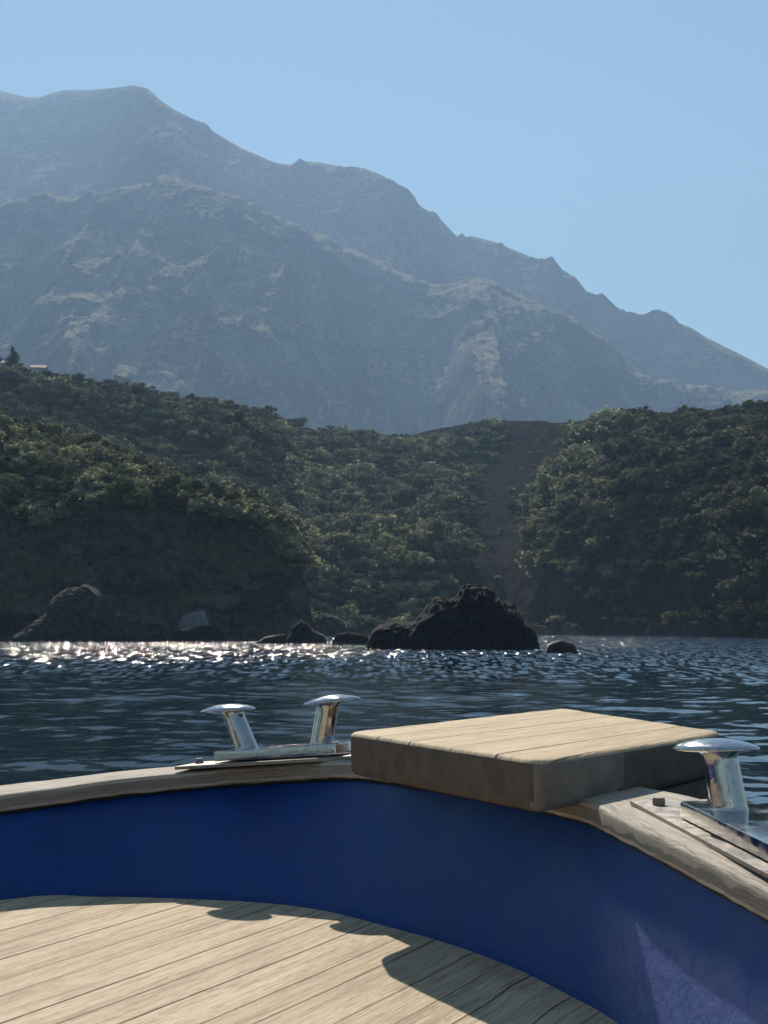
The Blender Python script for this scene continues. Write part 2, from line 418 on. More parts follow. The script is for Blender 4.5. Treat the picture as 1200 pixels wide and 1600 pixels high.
bmesh.ops.bevel(bm, geom=bm.edges[:], offset=.012, segments=2, affect='EDGES')
bm_obj('stem_post', bm, M['endgrain'], boat, auto=40)

# double bollards -------------------------------------------------------------
def lathe(profile, n=40):                       # [(r,z)...]
    pr = np.array(profile); a = np.linspace(0, 2 * math.pi, n, endpoint=False)
    V = np.stack([pr[:, :1] * np.cos(a), pr[:, :1] * np.sin(a), np.repeat(pr[:, 1:], n, 1)], -1)
    return V
def plate_bm(L, W, T, taper=.25, r=.012, bev=.004):
    bm = bmesh.new(); hl, hw = L / 2, W / 2
    pts = [(-hl, -hw), (hl, -hw), (hl, hw), (-hl, hw)]
    out = []
    for i, (x, y) in enumerate(pts):
        for k in range(7):
            sx, sy = (1 if x > 0 else -1), (1 if y > 0 else -1)
            a0 = {(-1, -1): 180, (1, -1): 270, (1, 1): 0, (-1, 1): 90}[(sx, sy)]
            an = R(a0 + 90 * k / 6); out.append((x - sx * r + r * math.cos(an), y - sy * r + r * math.sin(an)))
    vs = [bm.verts.new((x, y, 0)) for x, y in out]; f = bm.faces.new(vs)
    e = bmesh.ops.extrude_face_region(bm, geom=[f]); tv = [v for v in e['geom'] if isinstance(v, bmesh.types.BMVert)]
    for v in tv: v.co.z = T
    te = [ed for ed in bm.edges if all(v.co.z > T - 1e-6 for v in ed.verts)]
    bmesh.ops.bevel(bm, geom=te, offset=bev, segments=3, affect='EDGES', profile=.6)
    return bm
def bollard(name, centre, ang, spacing, leans, pl_len, pl_w, off=0, tiltx=0, tilty=0, cap_rot=0, caps=(.158, .10), Hh=.122, lean_y=0, yaw=0):
    root = bm_obj(name, plate_bm(pl_len, pl_w, .026), M['steel'], boat, smooth=True, auto=35)
    root.location = Vector(B(centre)); root.rotation_euler = (tiltx, tilty, ang)
    for s, ln in zip((-1, 1), leans):
        # lofted leaning post
        rp = .032; rings = []
        zz = np.r_[np.linspace(.010, .03, 6), np.linspace(.035, Hh - .012, 8), np.linspace(Hh - .009, Hh + .002, 4)]
        for z in zz:
            fl = .016 * max(0, 1 - (z - .010) / .020) ** 2.2 + .007 * max(0, (z - Hh + .012) / .014) ** 2
            r_ = rp + fl; a = np.linspace(0, 2 * math.pi, 40, endpoint=False)
            cx = s * spacing / 2 + off + ln * (z / Hh)
            rings.append(np.stack([cx + r_ * np.cos(a), lean_y * z / Hh + r_ * 0.95 * np.sin(a), np.full(40, z)], 1))
        Vp = np.array(rings)
        mesh_np('post', Vp.reshape(-1, 3), grid_faces(len(zz), 40, True), M['steel'], root)
        # oval mushroom cap
        Lc, Wc = caps; prof = [(1e-4, .0165), (.15, .0163), (.35, .0150), (.55, .0125), (.75, .0088), (.9, .0050), (.975, .0018), (1, -.0010), (.985, -.0034), (.93, -.0046), (.7, -.0044), (.45, -.0038), (1e-4, -.0035)]
        a = np.linspace(0, 2 * math.pi, 56, endpoint=False)
        Vc = np.array([np.stack([p[0] * Lc / 2 * np.sign(np.cos(a)) * np.abs(np.cos(a)) ** .92, p[0] * Wc / 2 * np.sin(a) * (1 - .12 * np.abs(np.cos(a)) ** 3), np.full(56, p[1])], 1) for p in prof])
        oc = mesh_np('bollard_cap', Vc.reshape(-1, 3), grid_faces(len(prof), 56, True), M['steel'], root)
        oc.location = (s * spacing / 2 + off + ln * 1.1 + s * .006, lean_y * 1.1, Hh + .004); oc.rotation_euler = (0, s * cap_rot, yaw)
    return root
# port pair
zl = ZC - .3395
bollard('mooring_bollard', (-.270, 3.925, ZC - .350), R(-23), .210, (-.052, .038), .38, .13, off=.0, tilty=R(-5.4), cap_rot=R(-1.5), caps=(.168, .11), Hh=.133)
bollard('mooring_bollard', (.6075, 2.215, ZC - .3355), R(-84.5), .42, (-.020, .03), .62, .125, off=0, tilty=R(1.2), cap_rot=R(3), caps=(.162, .10), lean_y=-.017, yaw=R(38))
# long thin plates with bolts beneath
def wear(centre, ang, L, W, bolts, tiltx=0, tilty=0, T=.007):
    root = bm_obj('backing_plate', plate_bm(L, W, T, r=.008, bev=.002), M['dull_steel'], boat, smooth=True, auto=35)
    root.location = Vector(B(centre)); root.rotation_euler = (tiltx, tilty, ang)
    for bx, by in bolts:
        bm = bmesh.new(); bmesh.ops.create_cone(bm, cap_ends=True, segments=6, radius1=.013, radius2=.012, depth=.014)
        bmesh.ops.bevel(bm, geom=bm.edges[:], offset=.0015, segments=2, affect='EDGES')
        b = bm_obj('bolt', bm, M['dull_steel'], root, auto=40); b.location = (bx, by, T + .007)
    return root
wear((-.26, 3.90, ZC - .3635), R(-22), .62, .165, [(-.275, .0)], tilty=R(-5.0), T=.009)
wear((.600, 2.32, ZC - .344), R(-84.5), .86, .185, [(-.36, -.055), (-.385, .058), (.36, 0)], tilty=R(1.2))

# ------------------------------------------------------------------ WATER
def waves():
    r = np.concatenate([np.linspace(.6, 7, 12)[:-1], np.geomspace(7, 130, 880), np.geomspace(134, 5500, 120)])
    half = R(24)
    az = np.concatenate([np.linspace(-math.pi, -half, 90, endpoint=False), np.linspace(-half, half, 900), np.linspace(half, math.pi, 90)[1:]])
    az = az[:-1]
    Rr, A = np.meshgrid(r, az, indexing='ij'); X = Rr * np.sin(A); Y = Rr * np.cos(A)
    Z = np.zeros_like(X); g = np.random.default_rng(3)
    lam = np.geomspace(.42, 7.5, 70) * g.uniform(.93, 1.07, 70)
    th = g.normal(R(205), R(66), 70)
    amp = .0026 * lam ** 1.0 * g.uniform(.5, 1.4, 70)
    amp[lam > 2.0] *= .55
    group = .55 + .45 * fbm(np.stack([X / 14, Y / 9, 0 * X], -1), 3, 40)
    for l, t, a in zip(lam, th, amp):
        k = 2 * math.pi / l; ph = g.uniform(0, 6.28)
        fade = np.clip(1.6 - Rr / (l * 75), 0, 1)
        q = k * (X * math.cos(t) + Y * math.sin(t)) + ph
        Z += a * fade * (np.sin(q) + .18 * np.cos(2 * q)) * (group if l < 2 else 1)
    V = np.stack([X, Y, Z], -1).reshape(-1, 3)
    return V, grid_faces(len(r), len(az), True)
def water_mat():
    t = NT('sea_water'); p = t.pos(); s = t.n('ShaderNodeSeparateXYZ'); t.l(p, s.inputs[0])
    d = t.n('ShaderNodeVectorMath', operation='LENGTH'); t.l(p, d.inputs[0]); dist = d.outputs['Value']
    t.col((.005, .024, .042)); t.set('Roughness', t.mr(dist, 15, 120, .02, .06)); t.set('IOR', 1.45); t.set('Specular IOR Level', .5)
    def field(scale, detail=1.5):
        o = t.n('ShaderNodeTexNoise'); o.inputs['Scale'].default_value = 1; o.inputs['Detail'].default_value = detail; o.inputs['Roughness'].default_value = .5
        t.l(t.mapv(p, scale, (0, 0, R(12))), o.inputs['Vector']); c = t.n('ShaderNodeVectorMath', operation='SUBTRACT')
        t.l(o.outputs[1], c.inputs[0]); c.inputs[1].default_value = (.5, .5, .5); return c.outputs[0]
    f1 = field((1.1, 2.4, 1), 2.5); f2 = field((5, 11, 1), 1)
    f3 = field((3.4, .42, 1), 0)
    patch = t.noise(t.mapv(p, (.02, .05, 1)), 1, 3)
    a1 = t.math('MULTIPLY', t.math('ADD', t.mr(dist, 15, 70, .10, .30, False), t.mr(dist, 48, 150, 0, .22, False)), t.mr(patch, .3, .7, .75, 1.2))
    a2 = t.math('ADD', t.mr(dist, 10, 70, .03, .20, False), t.mr(dist, 48, 150, 0, .25, False))
    def sc(v, a):
        o = t.n('ShaderNodeVectorMath', operation='SCALE'); t.l(v, o.inputs[0]); t.l(a, o.inputs['Scale']); return o.outputs[0]
    ad = t.n('ShaderNodeVectorMath', operation='ADD'); t.l(sc(f1, a1), ad.inputs[0]); t.l(sc(f2, a2), ad.inputs[1])
    ad2 = t.n('ShaderNodeVectorMath', operation='ADD'); t.l(ad.outputs[0], ad2.inputs[0]); t.l(sc(f3, t.mr(dist, 50, 120, 0, 2.0, False)), ad2.inputs[1]); ad = ad2
    mu = t.n('ShaderNodeVectorMath', operation='MULTIPLY'); t.l(ad.outputs[0], mu.inputs[0]); mu.inputs[1].default_value = (.8, 1.0, 0)
    nn = t.n('ShaderNodeVectorMath', operation='ADD'); t.l(mu.outputs[0], nn.inputs[0]); t.l(t.n('ShaderNodeNewGeometry').outputs['Normal'], nn.inputs[1])
    no = t.n('ShaderNodeVectorMath', operation='NORMALIZE'); t.l(nn.outputs[0], no.inputs[0])
    t.set('Normal', no.outputs[0]); return t.m
V, f = waves()
tag(mesh_np('water', V, f[:, ::-1], water_mat()), kind='structure')

# ------------------------------------------------------------------ TERRAIN
def catmull(rows, t):                            # rows (k, n, c) ; t (m,) in 0..k-1
    k = rows.shape[0]; out = np.empty((len(t),) + rows.shape[1:])
    for m, x in enumerate(t):
        i = min(int(x), k - 2); w = x - i
        p0 = rows[max(i - 1, 0)]; p1 = rows[i]; p2 = rows[i + 1]; p3 = rows[min(i + 2, k - 1)]
        m1 = (p2 - p0) * .35; m2 = (p3 - p1) * .35
        out[m] = (2 * w ** 3 - 3 * w ** 2 + 1) * p1 + (w ** 3 - 2 * w ** 2 + w) * m1 + (-2 * w ** 3 + 3 * w ** 2) * p2 + (w ** 3 - w ** 2) * m2
    return out
def curve(pts, px):
    a = np.array(pts, float); return np.interp(px, a[:, 0], a[:, 1])
def patch_surface(px, rowdefs, nsub):
    rows = []
    for ypts, dpts in rowdefs:
        py = curve(ypts, px) if not isinstance(ypts, np.ndarray) else ypts; Y = smooth1(curve(dpts, px), 31)
        rows.append(np.stack([py, Y], -1))
    rows = np.array(rows)
    t = np.concatenate([np.linspace(i, i + 1, nsub[i], endpoint=False) for i in range(len(rows) - 1)] + [[len(rows) - 1]])
    g = catmull(rows, t)                          # (m, n, 2)
    return g, t
def project(P):                                   # world -> photo px,py
    y = P[..., 1]; z = P[..., 2] - ZC; dc = y * CP + z * SP
    return 600 + F * P[..., 0] / dc, 800 - F * (z * CP - y * SP) / dc

# --- the mountain
px = np.linspace(-420, 1620, 860)
ridge = [(-420, 60), (-300, 95), (-100, 120), (0, 142), (40, 152), (60, 153), (80, 146), (100, 141), (135, 141), (180, 137), (210, 133), (232, 139), (250, 156), (270, 170), (300, 185), (322, 193), (335, 207), (380, 233), (430, 255), (452, 258), (468, 251), (500, 254), (530, 260), (570, 264), (600, 276), (620, 290), (660, 325), (690, 345), (712, 370), (740, 370), (760, 375), (790, 385), (850, 410), (885, 428), (900, 442), (915, 464), (960, 482), (1000, 496), (1050, 502), (1080, 512), (1100, 525), (1150, 550), (1200, 576), (1300, 640), (1620, 760)]
spur = [(-420, 400), (-200, 370), (0, 345), (60, 330), (150, 322), (200, 308), (250, 300), (300, 303), (340, 315), (400, 340), (460, 365), (520, 385), (600, 425), (650, 448), (700, 452), (740, 450), (780, 462), (830, 490), (880, 505), (920, 530), (960, 565), (1000, 598), (1060, 612), (1200, 640), (1620, 740)]
sp = smooth1(curve(spur, px), 9); rd = curve(ridge, px)
gap = np.maximum(rd, 0) 
ys0 = np.array([[-420, 3200], [250, 3050], [500, 3200], [700, 3350], [950, 3150], [1200, 3050], [1620, 2980]], float)
ys = smooth1(np.interp(px, ys0[:, 0], ys0[:, 1]), 31); gz = np.exp(-((px - 250) / 85) ** 2) + .8 * np.exp(-((px - 620) / 70) ** 2); yb = ys + 520 - 300 * gz; spb = sp + 26 - 30 * gz
def elev_tan(py): v = (800 - py) / F; return (SP + v * CP) / (CP - v * SP)
te, tr = elev_tan(spb), elev_tan(rd); SL = .735
yr = yb * (SL - te) / (SL - tr)                      # ridge distance that keeps the upper face steep
r1 = sp + (760 - sp) * .5; y1 = ys * (SL - elev_tan(sp)) / (SL - elev_tan(r1))
y1 = y1 - 330 * np.exp(-((px - 790) / 75) ** 2) - 150 * np.exp(-((px - 100) / 60) ** 2); y0 = y1 * (SL - elev_tan(r1)) / (SL - elev_tan(800.))
pl = lambda a: np.stack([px, a], 1)
rows = [(np.full_like(px, 800.), pl(y0)), (r1, pl(y1)), (sp, pl(ys)), (spb, pl(yb)),
        (spb * .5 + rd * .5, pl(yb * (SL - te) / (SL - elev_tan(spb * .5 + rd * .5)))), (rd, pl(smooth1(yr, 15))), (rd + 70, pl(yr + 600))]
g, t = patch_surface(px, rows, [60, 130, 16, 80, 110, 20])
P = at_y(px[None, :], g[..., 0], g[..., 1])
w = 1 - np.clip(np.abs(t - 5) / .25, 0, 1) * 1.0
amp = np.where(t < 4.7, 1, .025 + .975 * np.clip((5 - t) / .7, 0, 1))[:, None]
q = P / np.array([140., 480., 800.])
rn = fbm(q, 6, 50, ridged=True, gain=.52); rn2 = fbm(P / np.array([340., 560., 740]), 4, 60, ridged=True)
rn3 = fbm(P / 22., 4, 66)
dz = (rn - .1) * 32 + (rn2 - .1) * 56 + rn3 * 3
damp = np.clip(t / .7, 0, 1)[:, None]
near_sp = (1 - .55 * np.exp(-((t - 2.5) / .7) ** 2))[:, None]
P[..., 2] += dz * amp * damp * near_sp
P[..., 1] += fbm(P / np.array([70., 280., 310.]), 6, 71, ridged=True) * 34 * amp ** 1.6 * damp
def mountain_mat():
    t = NT('mountain_rock'); p = t.pos(); gN = t.n('ShaderNodeNewGeometry').outputs['Normal']
    s = t.n('ShaderNodeSeparateXYZ'); t.l(gN, s.inputs[0])
    n1 = t.noise(t.mapv(p, (.011, .011, .0045)), 1, 9, .62); n2 = t.noise(p, .05, 6, .65); n3 = t.noise(p, .11, 4, .65)
    rock = t.ramp(n1, [(.34, (.065, .06, .065)), (.5, (.13, .12, .127)), (.64, (.30, .27, .255))])
    grass = t.ramp(n2, [(.35, (.26, .215, .15)), (.65, (.42, .35, .25))])
    sl = t.mr(t.math('ADD', s.outputs[2], t.math('MULTIPLY', t.math('SUBTRACT', n2, .5), .5)), .70, .88)
    c = t.mix(sl, rock, grass)
    sh = t.math('MULTIPLY', t.mr(n3, .50, .58), t.mr(n1, .35, .6, .1, .62))
    c = t.mix(sh, c, (.045, .055, .035))
    z = t.n('ShaderNodeSeparateXYZ'); t.l(p, z.inputs[0])
    low = t.math('MULTIPLY', t.mr(z.outputs[2], 450, 180), t.mr(n2, .4, .6, .2, .8))
    c = t.mix(low, c, (.06, .07, .045))
    t.col(c); t.set('Roughness', 1.0); t.set('Specular IOR Level', 0.0)
    t.set('Normal', t.bump(t.math('ADD', n1, t.math('MULTIPLY', n2, .6)), 1.0, 26)); return t.m
tag(mesh_np('mountain', P.reshape(-1, 3), grid_faces(len(t), len(px)), mountain_mat()), kind='structure')

# --- the hills behind the bay
px = np.linspace(-330, 1530, 760)
crest = [(-330, 545), (0, 574), (40, 578), (100, 590), (160, 600), (220, 606), (300, 622), (380, 634), (420, 646), (450, 664), (475, 672), (500, 672), (560, 672), (630, 682), (665, 670), (700, 661), (740, 654), (780, 652), (860, 652), (900, 653), (960, 650), (1000, 646), (1100, 642), (1200, 636), (1530, 615)]
crest = [(a, b + (5 if a < 50 else 9 if a < 400 else 4 if a < 860 else 5 if a < 880 else 10 if a < 1120 else 9)) for a, b in crest]
rows = [(np.full_like(px, 0.), [(-330, 375), (400, 375), (500, 380), (700, 390), (850, 402), (950, 375), (1050, 335), (1200, 290), (1530, 235)]),
        ([(-330, 985), (500, 975), (850, 978), (1000, 968), (1200, 960), (1530, 960)], [(-330, 383), (400, 383), (500, 388), (700, 397), (850, 412), (950, 382), (1050, 341), (1200, 295), (1530, 240)]),
        ([(-330, 880), (450, 890), (600, 885), (700, 900), (790, 935), (860, 930), (900, 905), (1000, 890), (1100, 875), (1530, 870)],
         [(-330, 400), (400, 400), (500, 425), (700, 435), (790, 450), (850, 430), (900, 400), (950, 390), (1050, 352), (1200, 305), (1530, 248)]),
        ([(-330, 760), (200, 750), (400, 770), (500, 800), (600, 790), (700, 800), (750, 825), (800, 830), (850, 800), (900, 790), (1000, 785), (1200, 775), (1530, 770)],
         [(-330, 425), (400, 460), (500, 540), (700, 550), (760, 560), (820, 520), (900, 418), (1000, 388), (1200, 325), (1530, 270)]),
        ([(-330, 670), (200, 695), (330, 690), (400, 700), (500, 735), (600, 728), (700, 738), (800, 745), (900, 715), (1000, 705), (1530, 690)],
         [(-330, 455), (400, 520), (500, 640), (700, 650), (800, 640), (900, 500), (1000, 430), (1200, 365), (1530, 310)]),
        (crest, [(-330, 500), (400, 590), (500, 740), (640, 760), (800, 720), (1000, 510), (1200, 430), (1530, 360)]),
        ([(a, b + 50) for a, b in crest], [(-330, 600), (500, 850), (800, 830), (1200, 560), (1530, 480)])]
g, t = patch_surface(px, rows, [8, 34, 60, 60, 70, 14])
P = at_y(px[None, :], np.clip(g[..., 0], 0, 2000), g[..., 1])
P[:, :, 2] = np.where(t[:, None] < 1, (-1.5) * (1 - t[:, None]) + P[8:9, :, 2] * t[:, None], P[:, :, 2])
amp = np.clip((t - .6) / .8, 0, 1)[:, None] * np.where(t > 4.6, .35, 1)[:, None]
P[..., 2] += amp * (fbm(P / np.array([45., 60., 60.]), 4, 80) * 7 + fbm(P / np.array([22., 30., 30.]), 3, 84, ridged=True) * 2.4)
P[..., 1] += amp * fbm(P / np.array([9., 40., 14.]), 4, 88, ridged=True) * 2.5
ppx, ppy = project(P)
cx = curve([(640, 855), (700, 835), (745, 800), (820, 765), (900, 775), (950, 835), (990, 890)], np.arange(2000))
wx = curve([(640, 34), (670, 40), (745, 40), (820, 40), (900, 50), (950, 60), (990, 60)], np.arange(2000))
yi = np.clip(ppy, 600, 1999).astype(int)
nz = fbm(P / 14., 5, 95, gain=.65) * 1.5
scree = np.clip(1.6 - np.abs(ppx - cx[yi]) / (wx[yi] * (1 + .5 * nz)), 0, 1)
scree = np.clip(scree * 1.4, 0, 1)
topbare = np.clip(1.3 - (ppy - curve(crest, ppx)) / 12, 0, 1) * np.clip(1.2 - np.abs(ppx - 790) / 150, 0, 1)
scree = np.maximum(scree, np.clip(topbare * 1.5, 0, 1))
hillP, hillS, hillpx, hillpy = P, scree, ppx, ppy
def ground_mat(name, rock, rock2, soil, veg, veg2, sc=1.):
    t = NT(name); p = t.pos()
    s = t.n('ShaderNodeSeparateXYZ'); t.l(t.n('ShaderNodeNewGeometry').outputs['Normal'], s.inputs[0])
    n1 = t.noise(p, .09 * sc, 6, .62); n2 = t.noise(p, .6 * sc, 5, .6); n3 = t.noise(t.mapv(p, (.3, .3, .42), (R(20), R(25), 0)), sc, 8, .7, .8)
    rk = t.mix(t.mr(n3, .38, .62), rock, rock2); rk = t.mix(t.mr(t.noise(t.mapv(p, (.09, .09, .16), (0, R(30), 0)), sc, 7, .65), .52, .62, 0, .7), rk, tuple(x * 1.5 for x in rock2))
    vg = t.mix(t.mr(n2, .35, .65), veg, veg2); vg = t.mix(t.mr(n1, .55, .7, 0, .5), vg, soil)
    k = t.mr(t.math('ADD', s.outputs[2], t.math('MULTIPLY', t.math('SUBTRACT', n2, .5), .6)), .38, .60)
    c = t.mix(k, rk, vg)
    a = t.n('ShaderNodeAttribute', attribute_name='scree')
    c = t.mix(t.mr(a.outputs['Fac'], .3, .7), c, t.mix(t.mr(t.math('ADD', t.math('MULTIPLY', n2, .5), t.math('MULTIPLY', n3, .5)), .42, .60), tuple(x * .6 for x in soil), tuple(x * 1.1 for x in rock2)))
    t.col(c); t.set('Roughness', 1.0); t.set('Specular IOR Level', 0.0)
    t.set('Normal', t.bump(t.math('ADD', n2, n3), .8, .7 / sc)); return t.m
M['hill'] = ground_mat('hill_ground', (.020, .019, .019), (.040, .037, .035), (.032, .028, .022), (.03, .036, .019), (.055, .057, .03))
tag(mesh_np('hills', P.reshape(-1, 3), grid_faces(len(t), len(px)), M['hill'], attrs={'scree': scree}), kind='structure')

# --- headland on the left
px = np.linspace(-420, 492, 420)
ct = [(-420, 740), (-200, 760), (0, 800), (60, 825), (100, 822), (150, 796), (200, 790), (280, 795), (330, 802), (380, 818), (420, 838), (450, 868), (470, 897), (480, 930), (487, 968), (492, 1004)]
cr = [(-420, 600), (-200, 640), (0, 668), (60, 684), (120, 700), (180, 718), (230, 742), (300, 775), (380, 812), (420, 834), (450, 865), (470, 895), (480, 928), (487, 966), (492, 1004)]
rows = [(np.full_like(px, 0.), [(-420, 215), (0, 226), (300, 232), (470, 238), (492, 243)]),
        ([(-420, 900), (0, 930), (100, 925), (300, 920), (430, 930), (470, 960), (487, 992), (492, 1004)], [(-420, 219), (0, 230), (300, 236), (470, 241), (492, 245)]),
        (ct, [(-420, 228), (0, 241), (60, 243), (170, 240), (300, 243), (470, 246), (492, 247)]),
        ([(a, b * .45 + curve(cr, a) * .55) for a, b in ct], [(-420, 245), (0, 258), (300, 257), (470, 251), (492, 249)]),
        (cr, [(-420, 275), (0, 290), (300, 276), (470, 256), (492, 251)]),
        ([(a, b + 60) for a, b in cr], [(-420, 330), (0, 340), (300, 310), (470, 270), (492, 256)])]
g, t = patch_surface(px, rows, [10, 70, 26, 34, 14])
P = at_y(px[None, :], np.clip(g[..., 0], 0, 2000), g[..., 1])
P[:, :, 2] = np.where(t[:, None] < 1, (-1.5) * (1 - t[:, None]) + P[10:11, :, 2] * t[:, None], P[:, :, 2])
amp = (np.clip(t / .5, 0, 1)[:, None]) * np.clip((492 - px) / 60, .15, 1)[None, :]
P[..., 2] += amp * fbm(P / np.array([20., 25., 25.]), 4, 110) * 2.0
P[..., 1] -= amp * (fbm(P / np.array([16., 40., 22.]), 5, 120, ridged=True, gain=.6) * 4.6 + fbm(P / np.array([4., 20., 4.5]), 4, 125, ridged=True) * 1.3) * np.clip(1.6 - np.abs(t - 1.3) / 1.1, 0, 1)[:, None]
P[..., 2] += amp * fbm(P / np.array([6., 20., 8.]), 4, 127) * .8
headP = P
headpx, headpy = project(P)
M['cliff'] = ground_mat('headland_cliff', (.036, .029, .025), (.10, .083, .07), (.10, .08, .06), (.035, .042, .023), (.085, .083, .045), 1.3)
tag(mesh_np('headland', P.reshape(-1, 3), grid_faces(len(t), len(px)), M['cliff'], attrs={'scree': np.zeros(P.shape[:2])}), kind='structure')

# ------------------------------------------------------------------ ROCKS in the sea
def rock_mat(name, dark, light, strata=0.):
    t = NT(name); p = t.pos(); n1 = t.noise(p, .8, 7, .65); n2 = t.noise(t.mapv(p, (1, 1, 2.2)), 3.2, 5, .65)
    c = t.mix(t.mr(n1, .4, .68), dark, light)
    z = t.n('ShaderNodeSeparateXYZ'); t.l(p, z.inputs[0])
    wet = t.mr(t.math('ADD', z.outputs[2], t.math('MULTIPLY', n1, 1.2)), .9, 2.2, 1, 0)
    c = t.mix(t.math('MULTIPLY', wet, .85), c, (.012, .011, .010))
    h = t.math('ADD', n1, t.math('MULTIPLY', n2, .5))
    if strata:
        wv = t.n('ShaderNodeTexWave', wave_type='BANDS', bands_direction='DIAGONAL'); wv.inputs['Scale'].default_value = .4; wv.inputs['Distortion'].default_value = 14
        wv.inputs['Detail'].default_value = 4; wv.inputs['Detail Scale'].default_value = .35; t.l(p, wv.inputs['Vector'])
        h = t.math('ADD', h, t.math('MULTIPLY', wv.outputs['Fac'], strata))
        c = t.mix(t.math('MULTIPLY', t.mr(wv.outputs['Fac'], .7, .95), .25), c, tuple(x * 1.5 for x in light))
    t.col(c); t.set('Roughness', t.mr(wet, 0, 1, .9, .45)); t.set('Specular IOR Level', .2)
    t.set('Normal', t.bump(h, 1.0, .35)); return t.m
M['dark_rock'] = rock_mat('dark_sea_rock', (.006, .006, .0065), (.022, .021, .021))
M['grey_rock'] = rock_mat('layered_grey_rock', (.022, .022, .022), (.078, .075, .072), .25)
M['pale_rock'] = rock_mat('pale_boulder_stone', (.16, .15, .147), (.27, .255, .245))
def rock(name, prof, ybase, label, mat, dep=.75, seed=0, rough=.09, nx=150, group=None, cat='rock', Y=None):
    pr = np.array(prof, float)
    Y0 = at_z(600, ybase, 0)[1] if Y is None else Y
    x = np.linspace(pr[0, 0], pr[-1, 0], nx); y = np.interp(x, pr[:, 0], pr[:, 1])
    Xw = at_y(x, ybase, Y0)[:, 0]; Zt = at_y(x, y, Y0)[:, 2]
    hmax = Zt.max(); W = Xw[-1] - Xw[0]
    env = np.sqrt(np.clip(1 - ((Xw - Xw.mean()) / (W / 2 * 1.002)) ** 2, 0, 1)) ** .7
    D = env * min(W * .5, hmax * .8) * dep
    Zt = np.maximum(Zt, .12)
    n = 64; ph = np.linspace(-.12, math.pi + .12, n)
    V = np.zeros((n, nx, 3))
    for i, a in enumerate(ph):
        V[i, :, 0] = Xw; V[i, :, 1] = Y0 + D - D * math.cos(a) * (1 + .25 * (1 - math.sin(max(0, min(math.pi, a)))))
        V[i, :, 2] = np.where(math.sin(a) > 0, Zt * max(math.sin(a), 0) ** .5, -.8 + 0 * Zt)
    s = max(hmax * .34, .35)
    q = V / s + seed * 3.1
    d = fbm(q, 6, seed, ridged=True, gain=.66)
    V[..., 1] -= d * hmax * rough * 1.6 * np.sign(np.cos(ph))[:, None] * (np.abs(np.cos(ph)) ** .5)[:, None]
    V[..., 2] += (fbm(q * 2.2, 5, seed + 5, ridged=True, gain=.6) - .1) * hmax * rough * 1.0 * np.clip(V[..., 2] / hmax, 0, 1)
    V[..., 0] += fbm(q * 1.3, 4, seed + 9) * hmax * rough * .8 * env[None, :]
    V = np.concatenate([V, V[:1]], 0)
    base = np.array([Xw.mean(), Y0 + D.mean(), 0.]); Vl = V - base
    o = mesh_np(name, Vl.reshape(-1, 3), grid_faces(n + 1, nx), mat, smooth=True)
    o.location = base; tag(o, label, cat, group)
    return o
rock('sea_rock', [(573, 1008), (580, 987), (590, 978), (615, 972), (640, 974), (650, 972), (658, 960), (668, 947), (682, 936), (696, 936), (705, 938), (714, 936), (719, 929), (723, 920), (735, 915), (752, 917), (765, 918), (780, 932), (792, 942), (805, 946), (818, 962), (828, 974), (838, 988), (842, 1008)], 1014,
     'biggest black jagged sea rock, tall peak, right of centre in the water', M['dark_rock'], .6, 1, .085, 260)
rock('sea_rock', [(14, 1000), (28, 985), (40, 976), (55, 968), (66, 958), (73, 936), (85, 926), (100, 920), (120, 915), (135, 918), (150, 931), (165, 946), (180, 956), (200, 962), (215, 966), (235, 960), (250, 968), (262, 982), (266, 1000)], 1002,
     'broad grey layered rock rising from the water at far left', M['grey_rock'], .7, 2, .085, 260)
rock('boulder', [(853, 1018), (857, 1008), (866, 1002), (880, 1000), (894, 1004), (899, 1008), (904, 1020)], 1020, 'small black rock alone in the water right of the biggest rock', M['dark_rock'], .7, 3, .06, 60)
rock('boulder', [(519, 1002), (526, 990), (545, 988), (562, 991), (574, 992), (580, 1003)], 1007, 'low black rock touching left end of the biggest sea rock', M['dark_rock'], .7, 4, .08, 70)
rock('boulder', [(446, 1002), (456, 980), (468, 970), (478, 973), (490, 985), (505, 992), (512, 1003)], 1005, 'pointed black rock at the foot of the headland tip', M['dark_rock'], .7, 5, .08, 80)
rock('boulder', [(402, 1003), (412, 996), (430, 992), (445, 991), (452, 1002)], 1005, 'lowest flat black rock just left of the pointed rock', M['dark_rock'], .7, 6, .06, 60)
rock('boulder', [(494, 990), (498, 968), (505, 960), (520, 961), (530, 966), (538, 972), (541, 990)], 993, 'dark brown boulder behind the gap between two low rocks', M['grey_rock'], .7, 7, .07, 70, Y=330)
rock('boulder', [(272, 992), (278, 972), (284, 962), (292, 959), (303, 957), (315, 955), (320, 962), (324, 976), (330, 992)], 1000, 'pale squared boulder at the foot of the dark cliff', M['pale_rock'],   .6, 8, .06, 90, Y=222)
rock('boulder', [(262, 1000), (275, 986), (300, 982), (320, 978), (345, 982), (357, 1000)], 1002, 'long low dark rock in front of the pale squared boulder', M['dark_rock'], .5, 9, .09, 90)

